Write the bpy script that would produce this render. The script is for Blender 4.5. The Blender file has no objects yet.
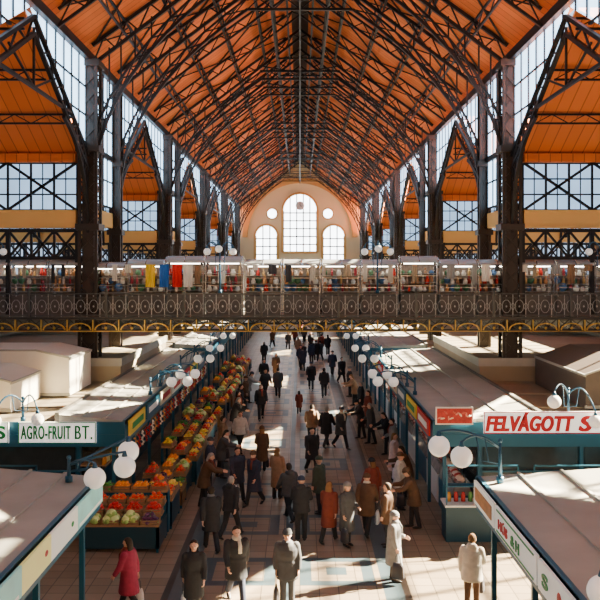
import bpy, math, random
from mathutils import Vector, Matrix
random.seed(7)
COL = bpy.context.scene.collection
V = Vector
pi = math.pi

# ------------------------------------------------------------------ materials
_mats = {}
def M(name, col, rough=.6, metal=0.0, noise=0.12, ns=4.0, emit=0.0):
    if name in _mats: return _mats[name]
    m = bpy.data.materials.new(name); m.use_nodes = True
    nt = m.node_tree; b = nt.nodes["Principled BSDF"]
    b.inputs["Roughness"].default_value = rough
    b.inputs["Metallic"].default_value = metal
    tc = nt.nodes.new("ShaderNodeTexCoord"); n = nt.nodes.new("ShaderNodeTexNoise")
    n.inputs["Scale"].default_value = ns; n.inputs["Detail"].default_value = 4
    nt.links.new(tc.outputs["Object"], n.inputs["Vector"])
    r = nt.nodes.new("ShaderNodeMix"); r.data_type = 'RGBA'
    r.inputs[6].default_value = [c*(1-noise) for c in col]+[1]
    r.inputs[7].default_value = [min(1, c*(1+noise)) for c in col]+[1]
    nt.links.new(n.outputs["Fac"], r.inputs[0])
    nt.links.new(r.outputs[2], b.inputs["Base Color"])
    if emit:
        nt.links.new(r.outputs[2], b.inputs["Emission Color"])
        b.inputs["Emission Strength"].default_value = emit
    _mats[name] = m
    return m

def window_mat(name, col, strength, trans=0.45):
    m = bpy.data.materials.new(name); m.use_nodes = True
    nt = m.node_tree; nt.nodes.clear()
    o = nt.nodes.new("ShaderNodeOutputMaterial"); e = nt.nodes.new("ShaderNodeEmission")
    t = nt.nodes.new("ShaderNodeBsdfTransparent"); mx = nt.nodes.new("ShaderNodeMixShader")
    tc = nt.nodes.new("ShaderNodeTexCoord"); n = nt.nodes.new("ShaderNodeTexNoise")
    n.inputs["Scale"].default_value = .8
    cr = nt.nodes.new("ShaderNodeMix"); cr.data_type = 'RGBA'
    cr.inputs[6].default_value = [c*.55 for c in col]+[1]; cr.inputs[7].default_value = list(col)+[1]
    nt.links.new(tc.outputs["Object"], n.inputs["Vector"]); nt.links.new(n.outputs["Fac"], cr.inputs[0])
    nt.links.new(cr.outputs[2], e.inputs["Color"])
    e.inputs["Strength"].default_value = strength
    mx.inputs[0].default_value = trans
    nt.links.new(e.outputs[0], mx.inputs[1]); nt.links.new(t.outputs[0], mx.inputs[2])
    nt.links.new(mx.outputs[0], o.inputs[0])
    return m

def math_node(nt, op, a, b=None):
    n = nt.nodes.new("ShaderNodeMath"); n.operation = op
    for i, x in enumerate((a, b)):
        if x is None: continue
        if isinstance(x, (int, float)): n.inputs[i].default_value = x
        else: nt.links.new(x, n.inputs[i])
    return n.outputs[0]

def floor_mat():
    m = bpy.data.materials.new("stone_floor"); m.use_nodes = True
    nt = m.node_tree; b = nt.nodes["Principled BSDF"]
    tc = nt.nodes.new("ShaderNodeTexCoord"); sx = nt.nodes.new("ShaderNodeSeparateXYZ")
    nt.links.new(tc.outputs["Object"], sx.inputs[0])
    br = nt.nodes.new("ShaderNodeTexBrick"); br.offset = 0
    br.inputs["Scale"].default_value = 1; br.inputs["Brick Width"].default_value = .45; br.inputs["Row Height"].default_value = .45
    br.inputs["Mortar Size"].default_value = .012
    br.inputs["Color1"].default_value = (.22, .165, .11, 1); br.inputs["Color2"].default_value = (.31, .235, .16, 1)
    br.inputs["Mortar"].default_value = (.09, .07, .05, 1)
    nt.links.new(tc.outputs["Object"], br.inputs["Vector"])
    X = math_node(nt, 'ADD', sx.outputs[0], .3)
    ax = math_node(nt, 'ABSOLUTE', X)
    fy = math_node(nt, 'FRACT', math_node(nt, 'DIVIDE', sx.outputs[1], 3.6))
    ay = math_node(nt, 'MULTIPLY', math_node(nt, 'ABSOLUTE', math_node(nt, 'SUBTRACT', fy, .5)), 3.6)
    cx = math_node(nt, 'ABSOLUTE', math_node(nt, 'SUBTRACT', ax, 1.2))
    mxx = math_node(nt, 'MAXIMUM', cx, ay)
    ring = math_node(nt, 'MULTIPLY', math_node(nt, 'GREATER_THAN', mxx, .62), math_node(nt, 'LESS_THAN', mxx, .9))
    cen = math_node(nt, 'LESS_THAN', mxx, .25)
    side = math_node(nt, 'MULTIPLY', math_node(nt, 'GREATER_THAN', ax, 2.25), math_node(nt, 'LESS_THAN', ax, 2.7))
    midl = math_node(nt, 'MULTIPLY', math_node(nt, 'LESS_THAN', ax, .1), 1.0)
    pat = math_node(nt, 'MAXIMUM', math_node(nt, 'MAXIMUM', ring, cen), math_node(nt, 'MAXIMUM', side, midl))
    m1 = nt.nodes.new("ShaderNodeMix"); m1.data_type = 'RGBA'
    nt.links.new(math_node(nt, 'MULTIPLY', pat, .92), m1.inputs[0]); nt.links.new(br.outputs["Color"], m1.inputs[6])
    m1.inputs[7].default_value = (.035, .07, .09, 1)
    ln = math_node(nt, 'LESS_THAN', math_node(nt, 'ABSOLUTE', math_node(nt, 'SUBTRACT', ax, 2.78)), .08)
    m2 = nt.nodes.new("ShaderNodeMix"); m2.data_type = 'RGBA'
    nt.links.new(ln, m2.inputs[0]); nt.links.new(m1.outputs[2], m2.inputs[6]); m2.inputs[7].default_value = (.03, .02, .015, 1)
    nt.links.new(m2.outputs[2], b.inputs["Base Color"])
    no = nt.nodes.new("ShaderNodeTexNoise"); no.inputs["Scale"].default_value = 1.5
    nt.links.new(tc.outputs["Object"], no.inputs["Vector"])
    mr = nt.nodes.new("ShaderNodeMapRange"); mr.inputs[3].default_value = .33; mr.inputs[4].default_value = .55
    nt.links.new(no.outputs["Fac"], mr.inputs[0]); nt.links.new(mr.outputs[0], b.inputs["Roughness"])
    return m

def plank_mat(name, c1, c2, axis, width):
    m = bpy.data.materials.new(name); m.use_nodes = True
    nt = m.node_tree; b = nt.nodes["Principled BSDF"]; b.inputs["Roughness"].default_value = .75
    tc = nt.nodes.new("ShaderNodeTexCoord"); sx = nt.nodes.new("ShaderNodeSeparateXYZ")
    nt.links.new(tc.outputs["Object"], sx.inputs[0])
    d = math_node(nt, 'DIVIDE', sx.outputs[axis], width)
    fr = math_node(nt, 'FRACT', d)
    gap = math_node(nt, 'LESS_THAN', fr, .08)
    wn = nt.nodes.new("ShaderNodeTexWhiteNoise"); wn.noise_dimensions = '1D'
    nt.links.new(math_node(nt, 'FLOOR', d), wn.inputs["W"])
    mx = nt.nodes.new("ShaderNodeMix"); mx.data_type = 'RGBA'
    nt.links.new(wn.outputs["Value"], mx.inputs[0]); mx.inputs[6].default_value = list(c1)+[1]; mx.inputs[7].default_value = list(c2)+[1]
    m2 = nt.nodes.new("ShaderNodeMix"); m2.data_type = 'RGBA'
    nt.links.new(gap, m2.inputs[0]); nt.links.new(mx.outputs[2], m2.inputs[6]); m2.inputs[7].default_value = [c*.5 for c in c1]+[1]
    nt.links.new(m2.outputs[2], b.inputs["Base Color"])
    return m

IRON = M("dark_iron", (.013, .010, .010), .5, .3)
IRONC = M("column_brown_iron", (.036, .024, .018), .5, .2)
IRONB = M("bridge_iron", (.09, .088, .082), .45, .4)
ROOF = plank_mat("orange_planks", (.60, .135, .016), (.74, .185, .026), 1, .45)
ROOFX = plank_mat("orange_planks_side", (.68, .155, .018), (.80, .205, .028), 0, .45)
CREAM = M("cream_plaster", (.97, .82, .50), .8, 0, .05, .6)
BAND = M("ochre_band", (.80, .46, .14), .7, 0, .1, 1)
WALL = M("brick_ochre_wall", (.22, .13, .065), .8, 0, .2, 1)
PANE = window_mat("daylight_glass", (.48, .74, 1.0), 9.0, .5)
PANED = window_mat("screen_glass", (.42, .64, .92), 2.2, .25)
PANEO = window_mat("added_aisle_glass", (.55, .72, .95), 1.2, .65)  # glowing panes for outer windows added to light the aisles
PANEF = window_mat("gable_glass", (.92, .96, 1.0), 14.0, .2)
WHITE = M("white_paint", (.80, .80, .78), .5, 0, .03)
TEAL = M("teal_paint", (.010, .05, .08), .45, .1, .1)
TEALB = M("lamp_blue_teal", (.008, .07, .14), .4, .1, .1)
TEALL = M("teal_light_paint", (.010, .10, .17), .45, .1, .1)
ROOFT = M("stall_roof_brown", (.29, .235, .155), .75, 0, .4, .5)
STRIP = M("stall_canopy_grey", (.36, .35, .30), .6, 0, .35, .8)
GLASSD = M("dark_shop_glass", (.03, .04, .045), .15, .0, .3)
GOLD = M("gold_paint", (.60, .38, .06), .4, .1, .1)
WOODC = M("crate_wood", (.30, .18, .09), .8, 0, .2, 9)
GLOBE = M("opal_globe_glass", (.92, .90, .84), .2, 0, .02, 4, .35)
CHROME = M("brushed_steel", (.6, .61, .63), .25, .8, .05)
RED = M("sign_red", (.50, .002, .010), .5); GREEN = M("sign_green", (.0, .24, .05), .5, 0, 0)
YEL = M("sign_yellow", (.80, .55, .05), .5)
GLOW = M("added_fill_glow", (1.0, .90, .74), .5, 0, 0, 4, 24)  # glow for strips added to brighten the footbridge stands
GLOWD = M("dim_fill_glow", (1.0, .86, .62), .5, 0, 0, 4, 4)  # weaker glow for strips added under the stall canopies

# ------------------------------------------------------------------ mesh builder
class MB:
    def __init__(s): s.v = []; s.f = []; s.m = []
    def add(s, vs, fs, m=0):
        o = len(s.v); s.v += [tuple(x) for x in vs]
        for f in fs: s.f.append([i+o for i in f]); s.m.append(m)
    def box(s, x0, x1, y0, y1, z0, z1, m=0):
        x0, x1 = min(x0, x1), max(x0, x1)
        s.add([(x0,y0,z0),(x1,y0,z0),(x1,y1,z0),(x0,y1,z0),(x0,y0,z1),(x1,y0,z1),(x1,y1,z1),(x0,y1,z1)],
              [(0,3,2,1),(4,5,6,7),(0,1,5,4),(1,2,6,5),(2,3,7,6),(3,0,4,7)], m)
    def beam(s, p, q, w, h=None, m=0, ref=None):
        p = V(p); q = V(q); h = h or w; d = (q-p)
        if d.length < 1e-5: return
        d.normalize(); r = V(ref) if ref else V((0,0,1))
        if abs(d.dot(r)) > .98: r = V((0,1,0))
        a = d.cross(r).normalized(); u = a.cross(d)
        a = a*w/2; u = u*h/2
        s.add([p-a-u, p+a-u, p+a+u, p-a+u, q-a-u, q+a-u, q+a+u, q-a+u],
              [(0,3,2,1),(4,5,6,7),(0,1,5,4),(1,2,6,5),(2,3,7,6),(3,0,4,7)], m)
    def tube(s, pts, rad, n=8, m=0, ref=(0,1,0)):
        pts = [V(p) for p in pts]; k = len(pts); o = len(s.v)
        if not isinstance(rad, (list,)): rad = [rad]*k
        for i, p in enumerate(pts):
            d = (pts[min(i+1,k-1)]-pts[max(i-1,0)]).normalized()
            r = V(ref)
            if abs(d.dot(r)) > .97: r = V((1,0,0))
            a = d.cross(r).normalized(); u = a.cross(d)
            ra, rb = rad[i] if isinstance(rad[i], tuple) else (rad[i], rad[i])
            for j in range(n):
                t = 2*pi*j/n
                s.v.append(tuple(p + a*ra*math.cos(t) + u*rb*math.sin(t)))
        for i in range(k-1):
            for j in range(n):
                s.f.append([o+i*n+j, o+i*n+(j+1)%n, o+(i+1)*n+(j+1)%n, o+(i+1)*n+j]); s.m.append(m)
        s.f.append([o+j for j in range(n)][::-1]); s.m.append(m)
        s.f.append([o+(k-1)*n+j for j in range(n)]); s.m.append(m)
    def sphere(s, c, r, nu=12, nv=8, m=0):
        if not isinstance(r, tuple): r = (r, r, r)
        o = len(s.v); c = V(c)
        s.v.append((c.x, c.y, c.z-r[2]))
        for i in range(1, nv):
            t = -pi/2+pi*i/nv
            for j in range(nu):
                a = 2*pi*j/nu
                s.v.append((c.x+r[0]*math.cos(t)*math.cos(a), c.y+r[1]*math.cos(t)*math.sin(a), c.z+r[2]*math.sin(t)))
        s.v.append((c.x, c.y, c.z+r[2])); e = len(s.v)-1
        for j in range(nu):
            s.f.append([o, o+1+(j+1)%nu, o+1+j]); s.m.append(m)
            s.f.append([e, o+1+(nv-2)*nu+j, o+1+(nv-2)*nu+(j+1)%nu]); s.m.append(m)
            for i in range(nv-2):
                s.f.append([o+1+i*nu+j, o+1+i*nu+(j+1)%nu, o+1+(i+1)*nu+(j+1)%nu, o+1+(i+1)*nu+j]); s.m.append(m)
    def prism(s, poly, t, m=0):
        n = len(poly); t = V(t); p = [V(x) for x in poly]
        s.add(p+[x+t for x in p], [list(range(n)), [n+i for i in range(n)][::-1]]+[[i, n+i, n+(i+1)%n, (i+1)%n] for i in range(n)], m)
    def lattice(s, a0, a1, b0, b1, n, cw, ww, m=0, cross=False, ref=None):
        a0, a1, b0, b1 = V(a0), V(a1), V(b0), V(b1)
        s.beam(a0, a1, cw, m=m, ref=ref); s.beam(b0, b1, cw, m=m, ref=ref)
        for i in range(n):
            t0, t1 = i/n, (i+1)/n
            A0 = a0.lerp(a1,t0); A1 = a0.lerp(a1,t1); B0 = b0.lerp(b1,t0); B1 = b0.lerp(b1,t1)
            if cross:
                s.beam(A0,B1,ww,m=m,ref=ref); s.beam(B0,A1,ww,m=m,ref=ref); s.beam(A1,B1,ww,m=m,ref=ref)
            elif i % 2: s.beam(A0,B1,ww,m=m,ref=ref)
            else: s.beam(B0,A1,ww,m=m,ref=ref)
    def mesh(s, name, mats, smooth=False):
        me = bpy.data.meshes.new(name); me.from_pydata(s.v, [], s.f)
        for x in (mats if isinstance(mats,(list,tuple)) else [mats]): me.materials.append(x)
        me.polygons.foreach_set("material_index", s.m)
        if smooth: me.polygons.foreach_set("use_smooth", [True]*len(s.f))
        me.update()
        return me

def ob(name, mesh, parent=None, loc=(0,0,0), rot=(0,0,0), scale=None):
    o = bpy.data.objects.new(name, mesh); COL.objects.link(o)
    o.location = loc; o.rotation_euler = rot
    if scale: o.scale = (scale,)*3 if isinstance(scale,(int,float)) else scale
    if parent: o.parent = parent
    return o
def mo(name, mb, mats, parent=None, loc=(0,0,0), rot=(0,0,0), smooth=False):
    return ob(name, mb.mesh(name, mats, smooth), parent, loc, rot)
def tag(o, label, cat, group=None, kind=None):
    o["label"] = label; o["category"] = cat
    if group: o["group"] = group
    if kind: o["kind"] = kind
    return o
def thing(name, label, cat, loc=(0,0,0), rot=(0,0,0), group=None):
    return tag(ob(name, None, None, loc, rot), label, cat, group)
def struct(o): o["kind"] = "structure"; o["label"] = o.name.split(".")[0].replace("_", " ")+" of the market hall"; o["category"] = o.name.split("_")[0].split(".")[0]; return o
def dup(o, loc=None, rot=None, scale=None):
    c = o.copy(); COL.objects.link(c)
    if loc is not None: c.location = loc
    if rot is not None: c.rotation_euler = rot
    if scale is not None: c.scale = scale if isinstance(scale, tuple) else (scale,)*3
    for ch in o.children:
        cc = ch.copy(); COL.objects.link(cc); cc.parent = c
        for g in ch.children:
            gg = g.copy(); COL.objects.link(gg); gg.parent = cc
    return c

wn = [0]
def winname():
    wn[0] += 1; return "window_%d" % wn[0]
tn = [0]
def trimname():
    tn[0] += 1; return "trim_%d" % tn[0]

# ------------------------------------------------------------------ shell
HW = 8.4; EA = 16.0; RX = .5; RZ = 22.3; OUT = 20.0; Y0 = -6.0; Y1 = 112.0
PAIR = [-4, 14, 32, 50, 68, 86, 104]
VZ = 12.05; GZ = 15.6
b = MB(); b.box(-OUT-.3, OUT+.3, Y0-.3, Y1+.3, -.2, 0); struct(mo("floor", b, floor_mat()))
for sd, nm in ((-1,"left"),(1,"right")):
    b = MB(); b.box(sd*OUT, sd*(OUT+.3), Y0, Y1, 0, 7)
    for p in PAIR: b.box(sd*OUT, sd*(OUT+.3), p-.3, min(p+4.8,Y1), 7, 12.3)
    b.box(sd*OUT, sd*(OUT+.3), Y0, -4.3, 7, 12.3); b.box(sd*OUT, sd*(OUT+.3), 108.8, Y1, 7, 12.3)
    struct(mo("wall_"+nm, b, WALL))
    b = MB(); b.prism([(sd*(HW+.6), Y0, EA), (sd*RX, Y0, RZ), (sd*RX, Y0, RZ+.15), (sd*(HW+.6), Y0, EA+.15)], (0, Y1-Y0, 0))
    struct(mo("ceiling", b, ROOF))
    b = MB(); b.box(sd*(HW-.1), sd*(HW+.35), Y0, Y1, EA-.25, EA+.1); struct(mo(trimname(), b, IRON))
b = MB(); b.box(-OUT, OUT, Y0-.3, Y0, 0, 24); struct(mo("wall_back", b, WALL))
b = MB(); b.box(-OUT, OUT, Y1, Y1+.3, 0, 24); struct(mo("wall_front", b, CREAM))
b = MB(); b.prism([(-RX-.1, Y0, RZ-.05), (0, Y0, RZ+.3), (RX+.1, Y0, RZ-.05), (RX+.1, Y0, RZ+.15), (0, Y0, RZ+.5), (-RX-.1, Y0, RZ+.15)], (0, Y1-Y0, 0))
struct(mo("ceiling", b, M("ridge_boards_darkened", (.04,.015,.01), .8)))  # ridge closed off and coloured near black to keep it dark

for sd in (-1, 1):
    for p in PAIR:
        b = MB(); b.box(sd*(HW+.3), sd*OUT, p, min(p+4.5, Y1), VZ, VZ+.12); struct(mo("ceiling", b, ROOFX))
        if p+18 <= 104:
            ya, yb = p+4.5, p+18; ym = (ya+yb)/2
            for (q0, z0, q1, z1) in ((ya, VZ, ym, GZ), (ym, GZ, yb, VZ)):
                b = MB(); x0 = sd*(HW+.3)
                b.prism([(x0,q0,z0),(x0,q1,z1),(x0,q1,z1+.12),(x0,q0,z0+.12)], (sd*(OUT-HW-.3),0,0)); struct(mo("ceiling", b, ROOFX))
    b = MB(); b.box(sd*(HW+.3), sd*OUT, 108.5, Y1, VZ, VZ+.12); struct(mo("ceiling", b, ROOFX))
    x = sd*(HW+.12)
    for p in PAIR:
        if p > 104: continue
        w = struct(mo(winname(), (lambda b: (b.box(x-.01, x+.01, p+.3, p+4.2, 10.2, EA-.2), b)[1])(MB()), PANE))
        b = MB()
        for i in range(5): b.box(x-.05, x+.05, p+.3+i*.975-.035, p+.3+i*.975+.035, 10.2, EA-.2)
        for i in range(6): b.box(x-.05, x+.05, p+.3, p+4.2, 10.2+i*1.12-.035, 10.2+i*1.12+.035)
        b.box(x-.1, x+.1, p+.2, p+4.3, 12.25, 12.5); b.box(x-.1, x+.1, p+2.12, p+2.38, 10.2, EA-.2)
        mo("mullion", b, IRON, w)
        if p+18 <= 104:
            ya, yb = p+4.5, p+18; ym = (ya+yb)/2
            for (q0, q1) in ((ya+.3, ym-.1), (yb-.3, ym+.1)):
                zf = lambda y: VZ+.15+(GZ-VZ)*(abs(y-(ya if q0 < q1 else yb))/6.75)
                b = MB(); b.prism([(x-.01,q0,zf(q0)),(x-.01,q0,EA-.2),(x-.01,q1,EA-.2),(x-.01,q1,min(zf(q1),EA-.21))], (.02,0,0))
                w = struct(mo(winname(), b, PANE)); b = MB(); s = 1 if q1 > q0 else -1
                for i in range(7):
                    yy = q0+s*.975*i
                    b.box(x-.05, x+.05, yy-.035, yy+.035, zf(yy), EA-.2)
                for i in range(4):
                    zz = EA-.2-1.12*i; ye = q0+s*min(abs(q1-q0), max(0, (zz-VZ-.15))/(GZ-VZ)*6.75)
                    b.box(x-.05, x+.05, min(q0,ye), max(q0,ye), zz-.035, zz+.035)
                mo("mullion", b, IRON, w)
    for p in PAIR[:-1]:
        ya, yb = p+4.8, p+17.7; ym = (ya+yb)/2; xx = sd*(OUT+.1)
        b = MB(); b.prism([(xx,ya,7),(xx,ya,VZ),(xx,ym,GZ-.1),(xx,yb,VZ),(xx,yb,7)], (.02,0,0)); w = struct(mo(winname(), b, PANEO))  # added gable glazing, shaped so sun reaches stall roofs and floor
        b = MB()
        for i in range(11):
            yy = ya+(yb-ya)*i/10; zt = VZ+(GZ-VZ)*(1-abs(yy-ym)/6.45)-.05
            b.box(xx-.08, xx+.08, yy-.05, yy+.05, 7, zt)
        for i in range(5): b.box(xx-.08, xx+.08, ya, yb, 7+i*1.25-.05, 7+i*1.25+.05)
        b.box(xx-.08, xx+.08, ya+2.3, yb-2.3, 13.2, 13.3)
        mo("mullion", b, IRON, w)
    b = MB(); b.box(sd*15.2, sd*(OUT-.02), 36.5, Y1-.02, 5.35, 5.6); b.box(sd*15.2, sd*15.28, 36.5, Y1-.02, 5.6, 6.6); struct(mo(trimname(), b, M("gallery_darkened",(.06,.045,.035))))  # gallery deck coloured dark to add darkness in the side aisles

for sd in (-1, 1):
    for p in PAIR[1:]:
        xa, xb = sd*(HW+.5), sd*(OUT-.02)
        T = thing("window_screen", "glazed iron screen with ochre beam across the side aisle", "window screen", (0, p, 0), group="glazed aisle screens")
        b = MB(); b.box(xa, xb, -.02, .02, 9.85, 11.7); mo("pane", b, PANED, T)
        b = MB(); n = 12; dx = (xb-xa)/n
        for i in range(n+1):
            b.box(xa+i*dx-.045, xa+i*dx+.045, -.06, .06, 9.8, 11.7)
            if i < n: b.box(xa+(i+.5)*dx-.02, xa+(i+.5)*dx+.02, -.04, .04, 9.8, 11.7)
        for i in range(4): b.box(xa, xb, -.04, .04, 9.82+i*.62-.03, 9.82+i*.62+.03)
        for i in range(0, n, 3):
            b.beam((xa+i*dx,-.1,9.8), (xa+(i+3)*dx,-.1,11.7), .1); b.beam((xa+i*dx,-.1,11.7), (xa+(i+3)*dx,-.1,9.8), .1)
        mo("mullion", b, IRON, T)
        b = MB(); b.box(xa, xb, -.25, .25, 9.15, 9.75); b.box(xa, xb, -.3, .3, 9.7, 9.8); b.box(xa, xb, -.3, .3, 9.1, 9.18); mo("beam", b, BAND, T)
        b = MB(); b.box(xa, xb, -.3, .3, 11.7, 12.04); mo("cornice", b, ROOFX, T)
        b = MB(); b.lattice((xa,0,9.0),(xb,0,9.0),(xa,0,7.9),(xb,0,7.9), 12, .14, .09, cross=True)
        for i in range(0, n+1, 3): b.box(xa+i*dx-.08, xa+i*dx+.08, -.08, .08, 5.6, 9.0)
        mo("girder", b, IRON, T)
        b = MB(); b.box(sd*(HW+.05), sd*(HW+.45), p+.4, p+4.1, 9.3, 9.95); struct(mo(trimname(), b, BAND))

def arch_poly(cx, y, zb, zt, w, n=14):
    r = w/2; zc = zt-r
    return [(cx-r,y,zb),(cx+r,y,zb)]+[(cx+r*math.cos(pi*i/n),y,zc+r*math.sin(pi*i/n)) for i in range(n+1)]
def arch_window(cx, zb, zt, w):
    b = MB(); b.prism(arch_poly(cx, Y1-.12, zb, zt, w), (0,.04,0)); W = struct(mo(winname(), b, PANEF))
    b = MB(); r = w/2; n = max(3, int(w/.8))
    for i in range(n+1):
        xx = -r+w*i/n; top = zt-r+math.sqrt(max(0, r*r-xx*xx)); b.box(cx+xx-.08, cx+xx+.08, Y1-.2, Y1-.1, zb, top)
    z = zb
    while z < zt-r+.1:
        b.box(cx-r, cx+r, Y1-.2, Y1-.1, z-.08, z+.08); z += 1.1
    mo("mullion", b, M("gable_mullion", (.15,.13,.12)), W)
    b = MB(); pts = arch_poly(cx, Y1-.15, zb, zt+.15, w+.3)
    for i in range(len(pts)): b.beam(pts[i], pts[(i+1)%len(pts)], .3, .3, ref=(0,1,0))
    mo("surround", b, BAND, W)
arch_window(0, 9.7, 17.8, 4.6); arch_window(-4.7, 8.3, 13.4, 2.9); arch_window(4.7, 8.3, 13.4, 2.9)
for sx in (-3.9, 3.9):
    b = MB(); b.prism([(sx+.65*math.cos(2*pi*i/20), Y1-.12, 15.1+.65*math.sin(2*pi*i/20)) for i in range(20)], (0,.04,0))
    W = struct(mo(winname(), b, PANEF)); b = MB()
    for i in range(20):
        a, c = 2*pi*i/20, 2*pi*(i+1)/20
        b.beam((sx+.75*math.cos(a),Y1-.15,15.1+.75*math.sin(a)), (sx+.75*math.cos(c),Y1-.15,15.1+.75*math.sin(c)), .2, ref=(0,1,0))
    mo("surround", b, BAND, W)
b = MB()
for i in range(28):
    a, c = pi*i/28, pi*(i+1)/28
    b.beam((7.7*math.cos(a),Y1-.25,11.8+7.9*math.sin(a)), (7.7*math.cos(c),Y1-.25,11.8+7.9*math.sin(c)), .7, .5, ref=(0,1,0))
struct(mo(trimname(), b, BAND))
b = MB(); b.box(-7.9, 7.9, Y1-.5, Y1, 7.4, 7.9); struct(mo(trimname(), b, BAND))
T = thing("wall_clock", "round wall clock mounted in the arched gable window", "clock", (0, Y1-.35, 16.2))
b = MB(); b.tube([(0,0,0),(0,.12,0)], .62, 20, ref=(0,0,1)); mo("clock_face", b, WHITE, T)
for e_, t_ in (((0,-.03,.5),.06),((.3,-.03,-.1),.07)):
    b = MB(); b.beam((0,-.03,0),e_,t_); mo("clock_hand", b, IRON, T)

# ------------------------------------------------------------------ iron structure
def column(r, label, grp):
    C0 = thing("iron_column", label, "column", (-HW, 14, 0), group=grp)
    b = MB()
    for sx in (-1,1):
        for sy in (-1,1): b.box(sx*r-.06, sx*r+.06, sy*r-.06, sy*r+.06, .3, EA-.2)
    b.box(-r*.7,r*.7,-r*.9,r*.9,.3,EA-.2)
    mo("shaft", b, IRONC, C0)
    b = MB()
    for i in range(22):
        z0, z1 = .5+i*.7, 1.2+i*.7
        for sg in (-1, 1):
            b.beam((-r,sg*r,z0),(r,sg*r,z1),.045); b.beam((r,sg*r,z0),(-r,sg*r,z1),.045)
            b.beam((sg*r,-r,z0),(sg*r,r,z1),.045); b.beam((sg*r,r,z0),(sg*r,-r,z1),.045)
    mo("lacing", b, IRONC, C0)
    b = MB(); b.box(-.5,.5,-.5,.5,0,.35); b.box(-.43,.43,-.43,.43,.3,.9); mo("base", b, IRONC, C0)
    for z in (5.3,9.0,12.1,15.5):
        b = MB(); b.box(-r-.14,r+.14,-r-.14,r+.14,z,z+.25); mo("collar", b, IRONC, C0)
    return C0
CM = column(.33, "tall dark riveted iron column rising to the roof", "iron hall columns")
CS = column(.20, "slimmer dark riveted iron column rising to the roof", "slim iron hall columns")
CS.location = (-HW, 18.5, 0)
COLY = [y for p in PAIR for y in (p, p+4.5)]
for sd in (-1, 1):
    for y in COLY:
        if y in (-4, .5): continue
        if sd == -1 and y in (14, 18.5): continue
        dup(CM if y in PAIR else CS, (sd*HW, y, 0))

def curve(p0, p1, p2, n):
    p0, p1, p2 = V(p0), V(p1), V(p2)
    return [p0*(1-t)**2+p1*2*t*(1-t)+p2*t*t for t in [i/n for i in range(n+1)]]
slope = (RZ-EA)/(HW+.6-RX)
zroof = lambda x: EA+(HW+.6-abs(x))*slope
def rafters(b, cw, ww, dep):
    for sd in (-1, 1):
        b.lattice((sd*8.3,0,zroof(8.3)-.12),(0,0,zroof(RX)+.1),(sd*8.3,0,zroof(8.3)-dep),(0,0,zroof(RX)-.4), 18, cw, ww, ref=(0,1,0))
T0 = thing("roof_truss", "dark iron lattice roof truss with curved braces under the orange ceiling", "roof truss", (0, 14, 0), group="arched nave roof trusses")
b = MB(); rafters(b, .14, .06, .9); mo("rafter", b, IRON, T0)
for sd in (-1, 1):
    b = MB()
    A = curve((sd*8.2,0,11.6),(sd*7.6,0,15.8),(sd*2.4,0,19.3),9)
    A2 = curve((sd*8.3,0,12.6),(sd*7.2,0,16.4),(sd*2.4,0,19.8),9)
    for i in range(9):
        b.beam(A[i],A[i+1],.12,ref=(0,1,0)); b.beam(A2[i],A2[i+1],.09,ref=(0,1,0))
        b.beam(A[i],A2[i+1],.05); b.beam(A2[i],A[i+1],.05)
        if i > 1: b.beam(A2[i],(A2[i].x,0,zroof(A2[i].x)-.7),.06)
    mo("arch_brace", b, IRON, T0)
b = MB(); b.lattice((-2.5,0,19.8),(2.5,0,19.8),(-2.4,0,19.3),(2.4,0,19.3), 8, .11, .05, ref=(0,1,0))
b.beam((0,0,19.4),(0,0,RZ+.2),.12); b.beam((-1.4,0,20.6),(1.4,0,20.6),.1)
for sd in (-1,1): b.beam((0,0,19.7),(sd*2.6,0,zroof(2.6)-.6),.07); b.beam((sd*2.4,0,19.7),(sd*.9,0,zroof(.9)-.4),.06)
mo("collar_tie", b, IRON, T0)
for y in COLY:
    if y not in (-4, 14): dup(T0, (0, y, 0))
R0 = thing("roof_rafter_frame", "slender dark iron lattice rafter pair under the orange ceiling", "roof truss", (0, 23, 0), group="intermediate rafter frames")
b = MB(); rafters(b, .10, .05, .7); mo("rafter", b, IRON, R0)
for p in PAIR:
    for d in (9, 13.5):
        if p+d != 23 and p+d < Y1: dup(R0, (0, p+d, 0))
P0 = None
for sd in (-1, 1):
    for xx in (7.0, 5.4, 3.8, 2.2, 1.4, .7):
        b = MB(); z = zroof(max(xx,RX))-.1
        b.lattice((0,-4,0),(0,Y1-.02,0),(0,-4,-.5),(0,Y1-.02,-.5), 104, .085, .045)
        o = mo("roof_purlin", b, IRON, None, (sd*xx, 0, z)) if P0 is None else dup(P0, (sd*xx, 0, z))
        if P0 is None: P0 = tag(o, "long dark iron lattice purlin running the length of the roof", "roof beam", "roof purlins")
for xx, zz in ((0, RZ+.1),(0,19.8),(-1.4,20.6),(1.4,20.6)):
    dup(P0, (xx, 0, zz))["label"] = "dark iron lattice beam running along under the roof ridge"
for sd in (-1, 1):
    for p in PAIR[1:-1]:
        b = MB()
        for ya in (p+4.5, p+9, p+13.5, p):
            for (xa, xb) in ((8.2,4.6),(4.6,.9)):
                A = (sd*xa,ya,zroof(xa)-.1); B_ = (sd*xb,ya+4.5,zroof(xb)-.1); A2=(sd*xb,ya,zroof(xb)-.1); B2=(sd*xa,ya+4.5,zroof(xa)-.1)
                b.beam(A,B_,.06); b.beam(A2,B2,.06)
        tag(mo("wind_bracing", b, IRON), "crossed dark iron rods bracing the roof slope", "roof bracing", "roof bracing rods")
G0 = thing("gable_arch", "dark iron gable frame with curved lattice brackets in the side aisle", "roof arch", (-HW, 25.25, 0), group="aisle gable arches")
b = MB()
for s in (-1, 1):
    b.lattice((0,s*6.6,VZ-.15),(0,0,GZ-.15),(0,s*6.6,VZ-.75),(0,0,GZ-.7), 9, .13, .055, ref=(1,0,0))
mo("gable_chord", b, IRON, G0)
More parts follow.
